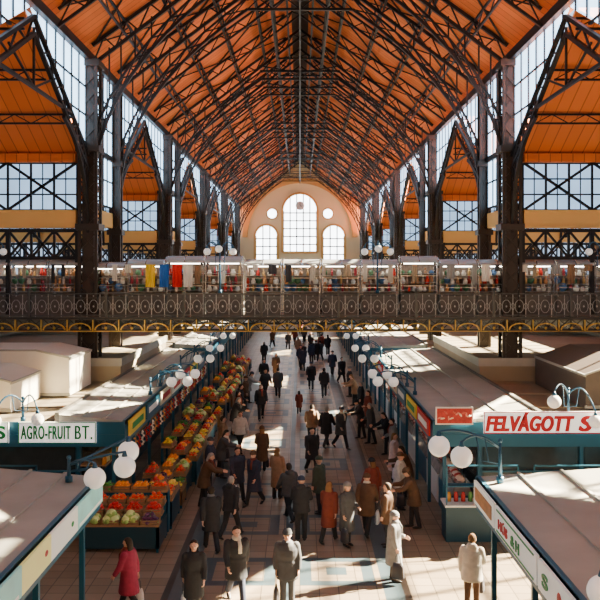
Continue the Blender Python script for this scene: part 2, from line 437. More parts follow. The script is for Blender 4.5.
for s in (-1, 1):
    b = MB()
    A = curve((0,s*6.5,8.9),(0,s*6.2,12.0),(0,s*3.2,12.9),9)
    A2 = curve((0,s*6.6,10.2),(0,s*6.4,12.4),(0,s*3.8,13.3),9)
    for i in range(9):
        b.beam(A[i],A[i+1],.12,ref=(1,0,0)); b.beam(A2[i],A2[i+1],.09,ref=(1,0,0)); b.beam(A[i],A2[i+1],.06); b.beam(A2[i],A[i+1],.06)
    mo("curved_bracket", b, IRON, G0)
b = MB(); b.beam((0,-3.9,13.2),(0,3.9,13.2),.10); b.beam((0,0,13.2),(0,0,GZ-.5),.07); b.beam((0,0,13.2),(0,-2.2,14.0),.06); b.beam((0,0,13.2),(0,2.2,14.0),.06)
mo("collar_tie", b, IRON, G0)
for sd in (-1, 1):
    for p in PAIR[:-1]:
        for xx in (HW, 12.2, 16.2):
            if sd == -1 and p == 14 and xx == HW: continue
            dup(G0, (sd*xx, p+11.25, 0))
for sd in (-1,1):
    for p in PAIR[1:-1]:
        for yy, zz in ((p+6.9,13.3),(p+9.1,14.4),(p+11.25,15.5),(p+13.4,14.4),(p+15.6,13.3)):
            b = MB()
            b.lattice((sd*8.7,yy,zz-.12),(sd*19.9,yy,zz-.12),(sd*8.7,yy,zz-.45),(sd*19.9,yy,zz-.45), 18, .07, .035)
            tag(mo("aisle_purlin", b, IRON), "dark iron lattice purlin under the orange side aisle ceiling", "roof beam", "aisle purlins")

# ------------------------------------------------------------------ footbridge
BY0, BY1, DZ = 31.0, 34.6, 5.6
BW = OUT-.05
BR = thing("footbridge", "iron footbridge with gilded brackets crossing the hall", "bridge", (0, BY0, 0))
b = MB(); b.box(-BW, BW, 0, BY1-BY0, DZ-.12, DZ); mo("deck", b, M("bridge_deck", (.12,.10,.08)), BR)
b = MB()
for yy in (0.0, BY1-BY0):
    b.lattice((-BW,yy,DZ-.05),(BW,yy,DZ-.05),(-BW,yy,DZ-.5),(BW,yy,DZ-.5), 80, .08, .04, cross=True)
for i in range(40):
    b.box(-OUT+.5+i*1.0-.04, -OUT+.5+i*1.0+.04, 0, BY1-BY0, DZ-.45, DZ-.12)
mo("girder", b, M("girder_iron", (.045,.045,.042), .45, .4), BR)
b = MB()
for i in range(40):
    cx = -OUT+.5+i
    pts = [(cx+.42*math.cos(pi*j/8), -.1, DZ-.5+.26*math.sin(pi*j/8)) for j in range(9)]
    for j in range(8): b.beam(pts[j], pts[j+1], .045, .05, ref=(0,1,0))
    b.sphere((cx, -.1, DZ-.42), (.06,.04,.06), 8, 5)
    if i: b.box(cx-.52, cx-.48, -.14, -.04, DZ-.55, DZ-.1)
b.box(-BW, BW, -.12, -.02, DZ-.56, DZ-.53)
mo("gilded_bracket", b, GOLD, BR)
RL = thing("railing", "ornate grey cast iron railing along the footbridge", "railing", (0, BY0, DZ))
b = MB(); b.box(-BW, BW, -.05, .05, 1.0, 1.045); b.box(-BW, BW, -.02, .02, .83, .85); mo("handrail", b, IRONB, RL)
b = MB(); b.box(-BW, BW, -.04, .04, .06, .10); mo("bottom_rail", b, IRONB, RL)
b = MB()
for i in range(79):
    x = -OUT+.25+i*.5
    b.box(x-.012, x+.012, -.012, .012, 0, 1.02)
    cx = x+.25
    for j in range(10):
        a, c = 2*pi*j/10, 2*pi*(j+1)/10
        b.beam((cx+.17*math.cos(a),0,.47+.29*math.sin(a)),(cx+.17*math.cos(c),0,.47+.29*math.sin(c)),.018,ref=(0,1,0))
    b.sphere((cx,0,.47),(.035,.02,.05),6,4); b.sphere((cx,0,.93),(.03,.02,.03),6,4)
    b.beam((x,0,.3),(x+.1,0,.47),.014); b.beam((x,0,.64),(x+.1,0,.47),.014); b.beam((x+.5,0,.3),(x+.4,0,.47),.014); b.beam((x+.5,0,.64),(x+.4,0,.47),.014)
mo("scroll_panel", b, M("rail_grey", (.40,.40,.385), .4, .2), RL)
b = MB(); b.box(-.05,.05,-.06,.06,0,1.15); b.sphere((0,0,1.21),.07,8,6); pme = b.mesh("post", IRONB)
for x in [-19.5+3*i for i in range(14)]: ob("post", pme, RL, (x,0,0))
RL.scale = (1,1,.88)
dup(RL, (0, BY1, DZ))["label"] = "ornate grey cast iron railing on the rear edge of the footbridge"
S0 = thing("souvenir_stand", "glazed steel-framed souvenir stand with curved canopy on the footbridge", "market stand", (-12.4, 32.0, DZ), group="souvenir stands on the footbridge")
b = MB(); b.box(-.72,.72,0,.8,0,.80); mo("counter", b, M("stand_grey_wood", (.10,.09,.08),.6,0,.5,3), S0)
b = MB()
for sx in (-.72,.72):
    for y in (0,.8): b.tube([(sx,y,.80),(sx,y,2.05)],.018,6)
for z in (1.12,1.5,2.03): b.box(-.72,.72,-.01,.01,z-.012,z+.012)
pts=[(0,.4-.55*math.cos(t),2.0+.25*math.sin(t)) for t in [pi*i/8 for i in range(9)]]
for sx in (-.74,0,.74): b.tube([(sx,p[1],p[2]) for p in pts],.02,6,ref=(1,0,0))
mo("frame", b, CHROME, S0)
b = MB()
for i in range(8):
    p, q = pts[i], pts[i+1]; b.add([(-.73,p[1],p[2]),(.73,p[1],p[2]),(.73,q[1],q[2]),(-.73,q[1],q[2])],[(0,1,2,3)])
mo("canopy", b, M("milky_plastic", (.45,.46,.46), .22), S0)
for z in (.95,1.25,1.58):
    b = MB(); b.box(-.7,.7,.1,.78,z-.01,z+.01); mo("shelf", b, M("shelf_grey",(.40,.38,.35)), S0)
b = MB(); b.box(-.72,.72,.79,.8,.80,1.9); mo("back_panel", b, M("panel_brown",(.28,.22,.18),.6,0,.8,8), S0)
b = MB(); b.tube([(-.6,.12,1.96),(.6,.12,1.96)],.014,8); mo("lamp_tube", b, GLOW, S0)  # emissive strip added under the canopy to lift the goods
stx = [-12.4+1.56*i for i in range(17)]
rs = random.Random(21)
cols = [(.65,.04,.03),(.85,.82,.75),(.75,.5,.2),(.08,.18,.4),(.45,.25,.14),(.88,.87,.84),(.45,.05,.08),(.1,.25,.14),(.7,.35,.15),(.88,.87,.84),(.75,.65,.6)]
dolls = []
for i, c in enumerate(cols):
    b = MB()
    if i % 4 == 0: b.tube([(0,0,0),(0,0,.1),(0,0,.19),(0,0,.21)],[.06,.07,.04,.03],8); b.sphere((0,0,.25),.048,8,6)
    elif i % 4 == 1: b.tube([(0,0,0),(0,0,.02),(0,0,.1),(0,0,.16),(0,0,.2)],[.05,.08,.09,.05,.06],10)
    elif i % 4 == 2: b.tube([(0,0,0),(0,0,.16),(0,0,.22),(0,0,.32)],[.045,.045,.018,.018],8)
    else: b.tube([(-.0,.0,.13),(0,.015,.13)],.12,14,ref=(0,0,1)); b.box(-.04,.04,.0,.05,0,.03)
    dolls.append(b.mesh("souvenir", M("souvenir_%d" % i, c, .22), True))
nd = 0
for i, x in enumerate(stx):
    if i: dup(S0, (x, 32.0, DZ), None, (1,1,rs.choice([1,1,.95,1.06])))
    for z in (.96, 1.26, 1.59):
        px_ = -.62
        while px_ < .62 and nd < 298:
            nd += 1
            o = ob("souvenir", rs.choice(dolls), None, (x+px_, 32.0+rs.uniform(.12,.4), DZ+z), (0,0,rs.uniform(-.6,.6)), rs.uniform(.8,1.4))
            tag(o, "small ornament for sale on a glazed stand", "souvenir", "souvenirs on the footbridge stands")
            px_ += rs.uniform(.16,.28)
cl_ = [(-5.95,(.85,.58,.02),"yellow"),(-5.4,(.02,.14,.55),"blue"),(-4.88,(.70,.015,.015),"red"),(-4.45,(.78,.75,.7),"white")]
pal = [((.75,.73,.7),"white"),((.30,.18,.10),"brown"),((.5,.4,.28),"tan"),((.7,.66,.58),"cream"),((.06,.06,.07),"black"),((.75,.73,.7),"white"),((.35,.36,.36),"grey")]
xx = -12.9
while xx < 12.6:
    if not -6.5 < xx < -4.1: c_, n_ = rs.choice(pal); cl_.append((xx, c_, n_))
    xx += rs.uniform(.3,1.1)
for x, c, nm in cl_:
    fx = -6.2 < x < -4.3
    b = MB(); n = 10; wd = .19 if fx else rs.uniform(.06,.17); hh = .88 if fx else rs.uniform(.2,.75)
    vs = []; fs = []
    for i in range(n+1):
        for j in range(6): vs.append((-wd+2*wd*i/n, .03*math.sin(i*1.6)*(1+.1*j), -hh*j/5))
    for i in range(n):
        for j in range(5): fs.append((i*6+j,(i+1)*6+j,(i+1)*6+j+1,i*6+j+1))
    b.add(vs, fs); b.tube([(-wd-.02,0,.01),(wd+.02,0,.01)],.012,6)
    tag(mo("hanging_cloth", b, M("cloth_%s"%nm, c, .9), None, (x, 31.8, DZ+2.02), smooth=True), nm+" cloth hung on display above a stand", "cloth", "cloths hung on the footbridge")

# ------------------------------------------------------------------ globe lamps
def lamp(base, top, arms, label, rg=.2, rise=.45):
    T = thing("globe_lamp", label, "lamp", base, group="opal globe lamps")
    h = top-base[2]
    b = MB(); b.tube([(0,0,0),(0,0,h)],[.045,.03],8); b.tube([(0,0,0),(0,0,.12)],.075,10); b.sphere((0,0,h),.05,8,6)
    mo("pole", b, TEALB, T, smooth=True)
    for (dx,dy,dz) in arms:
        s = V((0,0,h-.15))
        pts = curve(s, V((dx*.55,dy*.55,max(h,dz)+rise)), V((dx,dy,dz+rg+.08)), 8)
        b = MB(); b.tube(pts, .024, 6); b.tube([(dx,dy,dz+rg-.03),(dx,dy,dz+rg+.1)],[.07,.03],8)
        b.tube([V((0,0,h*.45)), V((dx*.3,dy*.3,h*.5)), pts[3]], .014, 6)
        a = mo("arm", b, TEALB, T, smooth=True)
        b = MB(); b.sphere((dx,dy,dz), rg, 20, 14); mo("globe", b, GLOBE, a, smooth=True)
    return T
LB = "blue-teal swan-neck lamp with white opal globes on a stall roof"
lamp((-4.68,16.2,3.17), 3.66, [(.55,-.1,.10),(1.15,-.1,.33),(1.1,.5,.50)], LB, .22, .06)
lamp((4.05,16.2,3.16), 4.0, [(-.8,-.1,.54),(-1.2,.2,.69)], LB, .22, .3)
lamp((4.0,9.5,3.16), 3.9, [(-.40,0,.50)], "blue-teal lamp with one white opal globe on a stall roof", .19, .2)
lamp((-8.0,23.1,3.08), 3.75, [(.6,-.55,.15),(-.6,-.55,.1)], LB, .18)
lamp((7.75,23.1,3.08), 4.0, [(-.6,-.6,.66),(.56,-.6,.10)], LB, .19)
for sd, xe in ((-1,-5.0),(1,3.8)):
    for y in (27.5, 29.5, 34.5, 39, 46, 52, 58):
        lamp((xe+sd*.15, y, 3.15), 3.7, [(-sd*.75,-.1,.45),(-sd*1.25,.25,.42)], LB, .18)
for x in (-3.1, 3.0, -12, 11.7):
    lamp((x,31.0,DZ+.93), DZ+2.7, [(-.5,0,1.6),(.5,0,1.6),(0,-.45,1.7)], "small multi-armed globe lamp on the footbridge railing", .14)

# ------------------------------------------------------------------ stall blocks
def stall_block(sd, ya, yb, xe, xin, xo=14.5):
    s = sd
    T = thing("market_stall_row", "row of teal market stalls with flat roof and grey canopy", "market stall", (0, ya, 0), group="stall rows beside the main aisle")
    L = yb-ya; xw = s*(abs(xe)+1.35)
    b = MB(); b.box(xw, s*xo, .1, L-.1, 0, 2.62); mo("body", b, TEAL, T)
    b = MB(); b.box(s*(abs(xin)-.05), s*xo, 0, L, 2.62, 3.02)
    n = int(L/2.5)
    for i in range(n+1):
        yy = L*i/n; b.box(s*abs(xin), s*xo, max(0,yy-.04), min(L,yy+.04), 3.02, 3.06)
    b.box(s*(xo-.15), s*xo, 0, L, 3.02, 3.2); b.box(s*9.6, s*9.7, 0, L, 3.02, 3.1)
    mo("roof", b, ROOFT, T)
    b = MB(); b.prism([(xe,0,3.12),(xin,0,3.3),(xin,0,3.02),(xe,0,2.98)], (0,L,0))
    for f in (.33,.66):
        xx = xe+(xin-xe)*f; zz = 3.12+.18*f; b.box(xx-.03, xx+.03, 0, L, zz-.02, zz+.04)
    mo("canopy", b, STRIP, T)
    b = MB(); b.box(xin, xin+s*.12, 0, L, 3.02, 3.36); mo("roof_curb", b, M("curb_dark",(.12,.11,.09)), T)
    b = MB(); b.box(xe, xe+s*.08, 0, L, 2.45, 3.14); b.box(xe, s*xo, -.08, .0, 2.4, 2.75); b.box(xe, s*xo, L, L+.08, 2.5, 3.1)
    b.box(xe, s*xo, -.06, -.0, 2.75, 3.1)
    mo("fascia", b, TEALL, T)
    k = max(2, int(L/2.6))
    pm = MB(); pm.box(-.05,.05,-.05,.05,0,2.56); pme = pm.mesh("post", TEALL)
    for i in range(k+1): ob("post", pme, T, (xe+s*.35, .1+(L-.2)*i/k, 0))
    nn = 5; w = (xo-abs(xw))/nn
    for i in range(nn):
        b = MB(); xa = abs(xw)+i*w+.12; b.box(s*xa, s*(xa+w-.24), .06, .1, .95, 2.4); mo("shop_window", b, GLASSD, T)
    for i in range(int(L/2.2)):
        b = MB(); b.box(xw-s*.03, xw, .4+i*2.2, 2.3+i*2.2, 1.0, 2.4); mo("shop_window", b, GLASSD, T)
    b = MB()
    for i in range(nn+1):
        xa = abs(xw)+i*w; b.box(s*(xa-.05), s*(xa+.05), 0, .1, 0, 2.6)
    b.box(xw, s*xo, .0, .08, .85, .95); b.box(xw, s*xo, .0, .08, 1.65, 1.7)
    mo("window_frame", b, TEALL, T)
    for i in range(int(L/3)):
        b = MB(); b.box(xe+s*.75-.025, xe+s*.75+.025, .8+i*3, 1.7+i*3, 2.48, 2.52); mo("lamp_tube", b, GLOWD, T)  # added emissive strips that brighten the stall fronts
    return T
stall_block(-1, 5.0, 16.8, -4.2, -6.4); stall_block(1, 5.0, 16.8, 3.7, 6.4)
for ya, yb in ((22.9,42),(44,64),(66,86),(88,108)):
    stall_block(-1, ya, yb, -5.0, -6.9, 19.7); stall_block(1, ya, yb, 3.8, 6.9, 19.7)

# lettering (bold = the outline drawn twice with a small sideways shift, merged in one mesh)
def lettering(txt, w, h, mat, parent, rot, loc, bold=.0, shear=0.0, spacing=1.0, dbl=0.0):
    c = bpy.data.curves.new("lettering", 'FONT'); c.body = txt; c.size = 1; c.extrude = .008; c.offset = bold; c.shear = shear; c.space_character = spacing
    c.align_x = 'CENTER'; c.align_y = 'CENTER'
    o = bpy.data.objects.new("tmp", c); COL.objects.link(o)
    bpy.context.view_layer.update()
    me = bpy.data.meshes.new_from_object(o.evaluated_get(bpy.context.evaluated_depsgraph_get()))
    bpy.data.objects.remove(o)
    xs = [v.co.x for v in me.vertices]; ys = [v.co.y for v in me.vertices]
    cx, cy = (min(xs)+max(xs))/2, (min(ys)+max(ys))/2; sx = w/(max(xs)-min(xs)); sy = h/(max(ys)-min(ys))
    vs = [((v.co.x-cx)*sx, (v.co.y-cy)*sy, v.co.z) for v in me.vertices]; fs = [tuple(p.vertices) for p in me.polygons]
    mb = MB()
    for k_, d in enumerate(([-dbl, 0, dbl] if dbl else [0])): mb.add([(x+d, y, z+.0008*k_) for x,y,z in vs], fs)
    return mo("lettering", mb, mat, parent, loc, rot)
SIGNW = M("brightened_sign_white", (.9,.9,.88), .5, 0, .02, 4, .8)  # emission added so the white boards look brighter
def sign(x0, x1, y, z0, z1, label, board=WHITE, border=None):
    T = thing("sign_board", label, "sign", ((x0+x1)/2, y, (z0+z1)/2))
    w, h = x1-x0, z1-z0
    b = MB(); b.box(-w/2, w/2, 0, .05, -h/2, h/2); mo("board", b, board, T)
    if border:
        b = MB()
        for a in (-1,1): b.box(-w/2, w/2, -.012, 0, a*(h/2-.012)-.012, a*(h/2-.012)+.012); b.box(a*(w/2-.012)-.012, a*(w/2-.012)+.012, -.012, 0, -h/2+.02, h/2-.02)
        mo("border", b, border, T)
    return T, w, h
T, w, h = sign(-8.0, -5.80, 22.72, 2.52, 3.12, "white shop sign with green lettering AGRO-FRUIT BT.", SIGNW, GREEN)
lettering("AGRO-FRUIT", w*.64, h*.64, GREEN, T, (pi/2,0,0), (-w*.145,-.012,.01), .012, 0, 1.12, .008)
lettering("BT.", w*.22, h*.64, GREEN, T, (pi/2,0,0), (w*.345,-.012,.01), .0, 0, 1.15, .010)
T, w, h = sign(-10.4, -8.28, 22.72, 2.52, 3.12, "white shop sign with green letter beside the fruit sign", SIGNW, GREEN)
lettering("S", .26, h*.62, GREEN, T, (pi/2,0,0), (w/2-.22,-.012,.01), .02, 0, 1, .01)
T, w, h = sign(5.22, 9.6, 22.72, 2.80, 3.42, "white shop sign with red lettering FELVÁGOTT S", SIGNW, RED)
lettering("FELVÁGOTT", 2.50, h*.90, RED, T, (pi/2,0,0), (-w/2+.06+1.25,-.012,.025), .03, .22, 1.08, .018)
lettering("S", .40, h*.72, RED, T, (pi/2,0,0), (-w/2+2.90,-.012,-.03), .03, .22, 1, .02)
T, w, h = sign(3.85, 4.92, 22.72, 3.05, 3.55, "red shop sign with pale pictures of meat")
b = MB(); b.box(-w/2+.04, w/2-.04, -.02, 0, -h/2+.04, h/2-.04); mo("picture", b, M("sign_picture_red", (.45,.03,.02), .5, 0, .7, 9), T)
pk = [M("motif_%d"%i, c) for i, c in enumerate([(.75,.30,.22),(.8,.68,.52),(.62,.12,.08)])]
rm = random.Random(4)
for i in range(11):
    px_ = -.42+.084*i; pz_ = rm.uniform(-.11,.11)
    b = MB(); a_ = rm.uniform(0,3); b.tube([(px_-.06*math.cos(a_),-.02,pz_-.06*math.sin(a_)),(px_,-.03,pz_+.01),(px_+.06*math.cos(a_),-.02,pz_+.06*math.sin(a_))],[.015,rm.uniform(.02,.035),.015],6); mo("picture_motif", b, pk[i%3], T)
def side_sign(sd, xe, y0, y1, z0, z1, label, board=WHITE):
    T = thing("sign_board", label, "sign", (xe, (y0+y1)/2, (z0+z1)/2)); w = y1-y0; h = z1-z0
    b = MB(); b.box(-sd*.05, 0, -w/2, w/2, -h/2, h/2); mo("board", b, board, T)
    return T, w, h
RR = (pi/2,0,-pi/2)
PALE = M("sign_pale_cream", (.80,.79,.72), .5, 0, .06, 3, .25); TURQ = M("sign_turquoise", (.30,.62,.58), .5, 0, .25, 2, .25); PYEL = M("sign_lemon_yellow", (.80,.76,.30), .5, 0, .1, 2, .25)
T, w, h = side_sign(1, 3.68, 15.0, 16.7, 2.62, 3.08, "cream fascia sign with brown picture panel", PALE)
b = MB(); b.box(-.07,-.05,-w/2+.15,w/2-.15,-h/2+.1,h/2-.1); mo("picture", b, M("brown_picture", (.45,.2,.08), .5, 0, .6, 6), T)
T, w, h = side_sign(1, 3.68, 12.3, 14.9, 2.62, 3.08, "cream fascia sign with red and green lettering HÚS &", PALE)
lettering("HÚS", w*.24, h*.46, RED, T, RR, (-.06,w*.27,0), .02, 0, 1, .01); lettering("& H", w*.20, h*.40, GREEN, T, RR, (-.06,-w*.04,-.02), .02, 0, 1, .01)
for dz in (-.19,.19):
    b = MB(); b.box(-.06,-.05,-w*.45,w*.45,dz-.015,dz+.015); mo("stripe", b, GREEN, T)
T, w, h = side_sign(1, 3.68, 9.6, 12.2, 2.62, 3.08, "cream fascia sign with green letter S and red emblem", PALE)
lettering("S", .26, h*.46, GREEN, T, RR, (-.06,w*.36,0), .02, 0, 1, .01)
b = MB(); b.sphere((-.05,.3,0),(.02,.10,.10),10,8); mo("emblem", b, RED, T)
for y0, y1, c in ((14.9,16.75,0),(13.3,14.88,2),(11.9,13.28,1),(9.0,11.88,0)):
    T, w, h = side_sign(-1, -4.18, y0, y1, 2.62, 3.08, ["pale turquoise printed fascia sign above a stall","pale yellow fascia sign with small red emblem","white fascia sign with small green leaf emblem"][c], [TURQ,PYEL,PALE][c])
    if c:
        b = MB(); b.sphere((.05,.45,0),(.012,.08,.05),12,8); mo("emblem", b, [GREEN,RED,GREEN][c], T)
    else:
        b = MB(); b.box(.05,.056,-w*.45,w*.45,-.2,-.15); mo("stripe", b, PALE, T)
k = 0
for sd, xe in ((-1,-5.0),(1,3.8)):
    for i in range(7):
        y0 = 23.2+i*2.6; k += 1
        bm = [WHITE, YEL, M("sign_cream",(.70,.6,.42)), RED, TEALL][(i*2+k) % 5]
        T, w, h = side_sign(sd, xe-sd*.02, y0, y0+2.3, 2.62, 3.08, ["white","yellow","cream","red","teal"][(i*2+k)%5]+" shop fascia board above a stall counter", bm)
        b = MB(); b.box(-sd*.05,-sd*.065,-w*.35,w*.35,-.09,.09); mo("stripe", b, [RED,GREEN,RED,WHITE,WHITE][(i*2+k)%5], T)

def cover(x0, x1, y0, y1, z0, z1, label, mat, trim, gable=.3, side=None):
    T = thing("roof_cover", label, "roof cover", ((x0+x1)/2, (y0+y1)/2, z0)); w = (x1-x0)/2; L = (y1-y0)/2; h = z1-z0
    pr = [(-w,0),(-w,h-gable),(-w*.5,h),(w*.5,h),(w,h-gable),(w,0)]
    b = MB(); b.prism([(p[0],-L,p[1]) for p in pr], (0,2*L,0)); mo("cover", b, mat, T)
    b = MB(); b.box(-w-.04,w+.04,-L-.04,-L,0,.1); b.box(w,w+.05,-L-.04,L,h-gable-.08,h-gable); b.box(-w-.05,-w,-L-.04,L,h-gable-.08,h-gable)
    for p, q in zip(pr[1:-1], pr[2:-1]): b.beam((p[0],-L-.02,p[1]),(q[0],-L-.02,q[1]),.06)
    mo("edge_trim", b, trim, T)
WARM = M("warm_white_sheet", (.85,.80,.68), .6, 0, .06); BRN = M("dark_brown_sheet", (.085,.06,.045), .6, 0, .2)
cover(-12.6, -8.9, 24.6, 27.4, 3.07, 4.25, "cream angular box cover on the stall roof", WARM, STRIP, .25)
cover(-12.6, -8.0, 27.7, 30.6, 3.07, 4.65, "taller cream angular box cover on the stall roof", WARM, STRIP, .25)
cover(9.0, 14.3, 25.2, 30.6, 3.07, 4.6, "dark brown angular box cover on the stall roof", BRN, STRIP, .45)
for sd in (-1, 1):
    T = thing("raised_roof", "raised flat beige roof section under the footbridge", "roof", (sd*11.5, 36.5, 3.07), group="raised roof sections")
    b = MB(); b.box(-4.5,4.5,-5.3,5.3,0,.85); mo("roof", b, ROOFT, T)
    b = MB(); b.box(-4.56,4.56,-5.36,-5.3,.6,.92); b.box(-4.56,-4.5,-5.3,5.3,.6,.92); b.box(4.5,4.56,-5.3,5.3,.6,.92); mo("edge_trim", b, STRIP, T)

# ------------------------------------------------------------------ produce
def fruit_mesh(kind):
    b = MB()
    if kind == "orange": b.sphere((0,0,0),.062,10,8)
    elif kind == "apple":
        b.tube([(0,0,-.05),(0,0,-.045),(0,0,0),(0,0,.04),(0,0,.05),(0,0,.038)],[.02,.04,.064,.05,.03,.006],10); b.tube([(0,0,.035),(.008,0,.07)],.005,5,1)
    elif kind == "tomato":
        b.sphere((0,0,0),(.058,.058,.048),10,8)
        for i in range(5): b.beam((0,0,.048),(.03*math.cos(i*1.26),.03*math.sin(i*1.26),.046),.012,.006,1)
    elif kind == "pepper":
        b.tube([(0,0,-.09),(0,0,-.05),(0,0,.02),(0,0,.06),(0,0,.065)],[.012,.035,.055,.045,.015],8); b.tube([(0,0,.06),(.01,0,.1)],.009,5,1)
    elif kind == "cabbage":
        b.sphere((0,0,0),(.125,.125,.11),12,9)
        for i in range(6):
            a = i*1.05; b.sphere((.055*math.cos(a),.055*math.sin(a),-.02),(.085,.085,.085),8,6,1)
    elif kind == "aubergine":
        b.tube([(0,0,-.1),(0,0,-.07),(0,0,0),(0,0,.06),(0,0,.08)],[.02,.05,.05,.03,.01],8); b.tube([(0,0,.075),(0,0,.11)],.014,5,1)
    elif kind == "lemon":
        b.tube([(-.07,0,0),(-.055,0,0),(0,0,0),(.055,0,0),(.07,0,0)],[.005,.025,.045,.025,.005],8)
    elif kind == "cucumber":
        b.tube([(-.14,0,0),(-.12,0,0),(0,.01,0),(.12,0,0),(.14,0,0)],[.01,.026,.032,.026,.01],8)
    c = {"orange":(.95,.30,.01),"apple":(.65,.02,.02),"tomato":(.9,.06,.01),"pepper":(.9,.66,.08),"cabbage":(.62,.75,.30),"aubergine":(.12,.03,.10),"lemon":(.95,.70,.04),"cucumber":(.06,.30,.04)}[kind]
    return b, c
kinds = ["orange","apple","tomato","pepper","cabbage","aubergine","lemon","cucumber"]
fm = {}; fmb = {}
stemm = M("leaf_green", (.30,.50,.12), .6)
for k in kinds:
    b, c = fruit_mesh(k); fmb[k] = b; fm[k] = b.mesh(k, [M("skin_"+k, c, .35, 0, .15, 12), stemm], True)
desc = {"orange":"round bright orange in a wooden crate","apple":"shiny red apple in a wooden crate","tomato":"ripe red tomato in a wooden crate","pepper":"pale yellow pepper in a wooden crate","cabbage":"pale green cabbage head on the fruit stand","aubergine":"dark purple aubergine in a crate","lemon":"yellow lemon in a wooden crate","cucumber":"dark green cucumber in a wooden crate"}
items = {k: [] for k in kinds}
cb = MB(); cw, cl, chh = .38, .48, .13
cb.box(-cl/2,cl/2,-cw/2,cw/2,0,.02)
for z in (.03,.085):
    cb.box(-cl/2,cl/2,-cw/2,-cw/2+.015,z,z+.04); cb.box(-cl/2,cl/2,cw/2-.015,cw/2,z,z+.04)
    cb.box(-cl/2,-cl/2+.015,-cw/2,cw/2,z,z+.04); cb.box(cl/2-.015,cl/2,-cw/2,cw/2,z,z+.04)
for sx in (-1,1):
    for sy in (-1,1): cb.box(sx*(cl/2-.03)-.015,sx*(cl/2-.03)+.015,sy*(cw/2-.03)-.015,sy*(cw/2-.03)+.015,0,chh+.01)
crate_me = cb.mesh("crate", WOODC)
PCOL = [WOODC, TEAL, TEALL, TEAL]
sc_ = [0]
def stand(cx, cy, ang, nu, nv, kindf, z0=.72, rise=.16):
    Mx = Matrix.Translation((cx,cy,0)) @ Matrix.Rotation(ang,4,'Z')
    T = thing("produce_stand", "stepped produce stand with crates of fruit beside the aisle", "market stand", (cx,cy,0), (0,0,ang), "stepped produce stands")
    W = nu*.52; sc_[0] += 1
    for j in range(nv):
        b = MB(); b.box(-W/2,W/2,j*.42,(j+1)*.42,z0+j*rise-.04,z0+j*rise); mo("shelf", b, WOODC, T)
    b = MB(); b.box(-W/2,W/2,.02,.06,.1,z0-.04); b.box(-W/2,-W/2+.04,.02,nv*.42,.1,z0-.04); b.box(W/2-.04,W/2,.02,nv*.42,.1,z0-.04)
    mo("panel", b, PCOL[sc_[0]%4], T)
    for sx in (-1,1):
        for y in (.05,nv*.42-.05):
            b = MB(); b.box(sx*(W/2-.05)-.03,sx*(W/2-.05)+.03,y-.03,y+.03,0,z0+ (rise*(nv-1) if y>.1 else 0)-.04); mo("leg", b, TEALL, T)
    for i in range(nu):
        for j in range(nv):
            ja = random.uniform(-.06,.06)
            p = Mx @ V((-W/2+.26+i*.52, .21+j*.42, z0+j*rise))
            o = ob("crate", crate_me, None, p, (0,0,ang+ja)); tag(o, "shallow wooden crate of produce on a stepped stand", "crate", "produce crates")
            k = kindf(i,j)
            big = k == "cabbage"
            g = (2,2) if big else (4,3)
            for layer in ((0,1) if big or random.random() < .5 else (0,1,2)):
                for a in range(g[0]-layer):
                    for c in range(g[1]-layer):
                        sp = .20 if big else .105
                        u = (a-(g[0]-layer-1)/2)*sp+random.uniform(-.018,.018); v = (c-(g[1]-layer-1)/2)*(sp-.02 if big else sp)+random.uniform(-.018,.018)
                        q = Mx @ V((-W/2+.26+i*.52+u, .21+j*.42+v, z0+j*rise+(.12 if big else .085)+layer*(.13 if big else .08)))
                        r = (random.uniform(-.5,.5),random.uniform(-.5,.5),random.uniform(0,6.3)) if k not in("pepper","aubergine") else (random.uniform(1,1.6),0,random.uniform(0,6.3))
                        items[k].append((q, r, random.uniform(.92,1.12)))
seq = ["orange","tomato","pepper","apple","orange","lemon","cucumber","aubergine","orange","apple","tomato","cabbage","orange","pepper"]
stand(-4.75, 21.05, 0, 4, 3, lambda i,j: ["cabbage","apple","tomato"][j] if j else ["cabbage","cabbage","cabbage","aubergine"][i])
stand(-4.75, 22.4, 0, 4, 1, lambda i,j: ["cucumber","orange","orange","tomato"][i], 1.25)
r2 = random.Random(11)
yy = 22.95; si = 0
while yy < 60:
    nu = r2.choice([2,2,3,3]); nv = r2.choice([3,3,3,2]); Ls = nu*.52
    off = si
    stand(-3.55-r2.uniform(0,.25), yy+Ls/2, pi/2, nu, nv, lambda i,j: seq[(i+j*2+off*5) % 14], r2.uniform(.5,.9), r2.uniform(.14,.28))
    yy += Ls+r2.choice([.08,.1,.14,.4]); si += 1
for k in kinds:
    L = sorted(items[k], key=lambda t: t[0].y)
    for q, r, s in L[:290]:
        tag(ob(k, fm[k], None, q, r, s), desc[k], "vegetable" if k in ("tomato","pepper","cabbage","aubergine","cucumber") else "fruit", k+"s in crates")
    rest = L[290:]
    if rest:
        mbr = MB()
        sv = MB(); sv.sphere((0,0,0),.11 if k=="cabbage" else .06,7,5)
        for q, r, s in rest:
            mbr.add([V(x)*s+q for x in sv.v], sv.f)
        o = mo(k+"_heap", mbr, _mats["skin_"+k], None, smooth=True); tag(o, "heaped "+k+"s in the crates of the farther stands", k, None, "stuff")
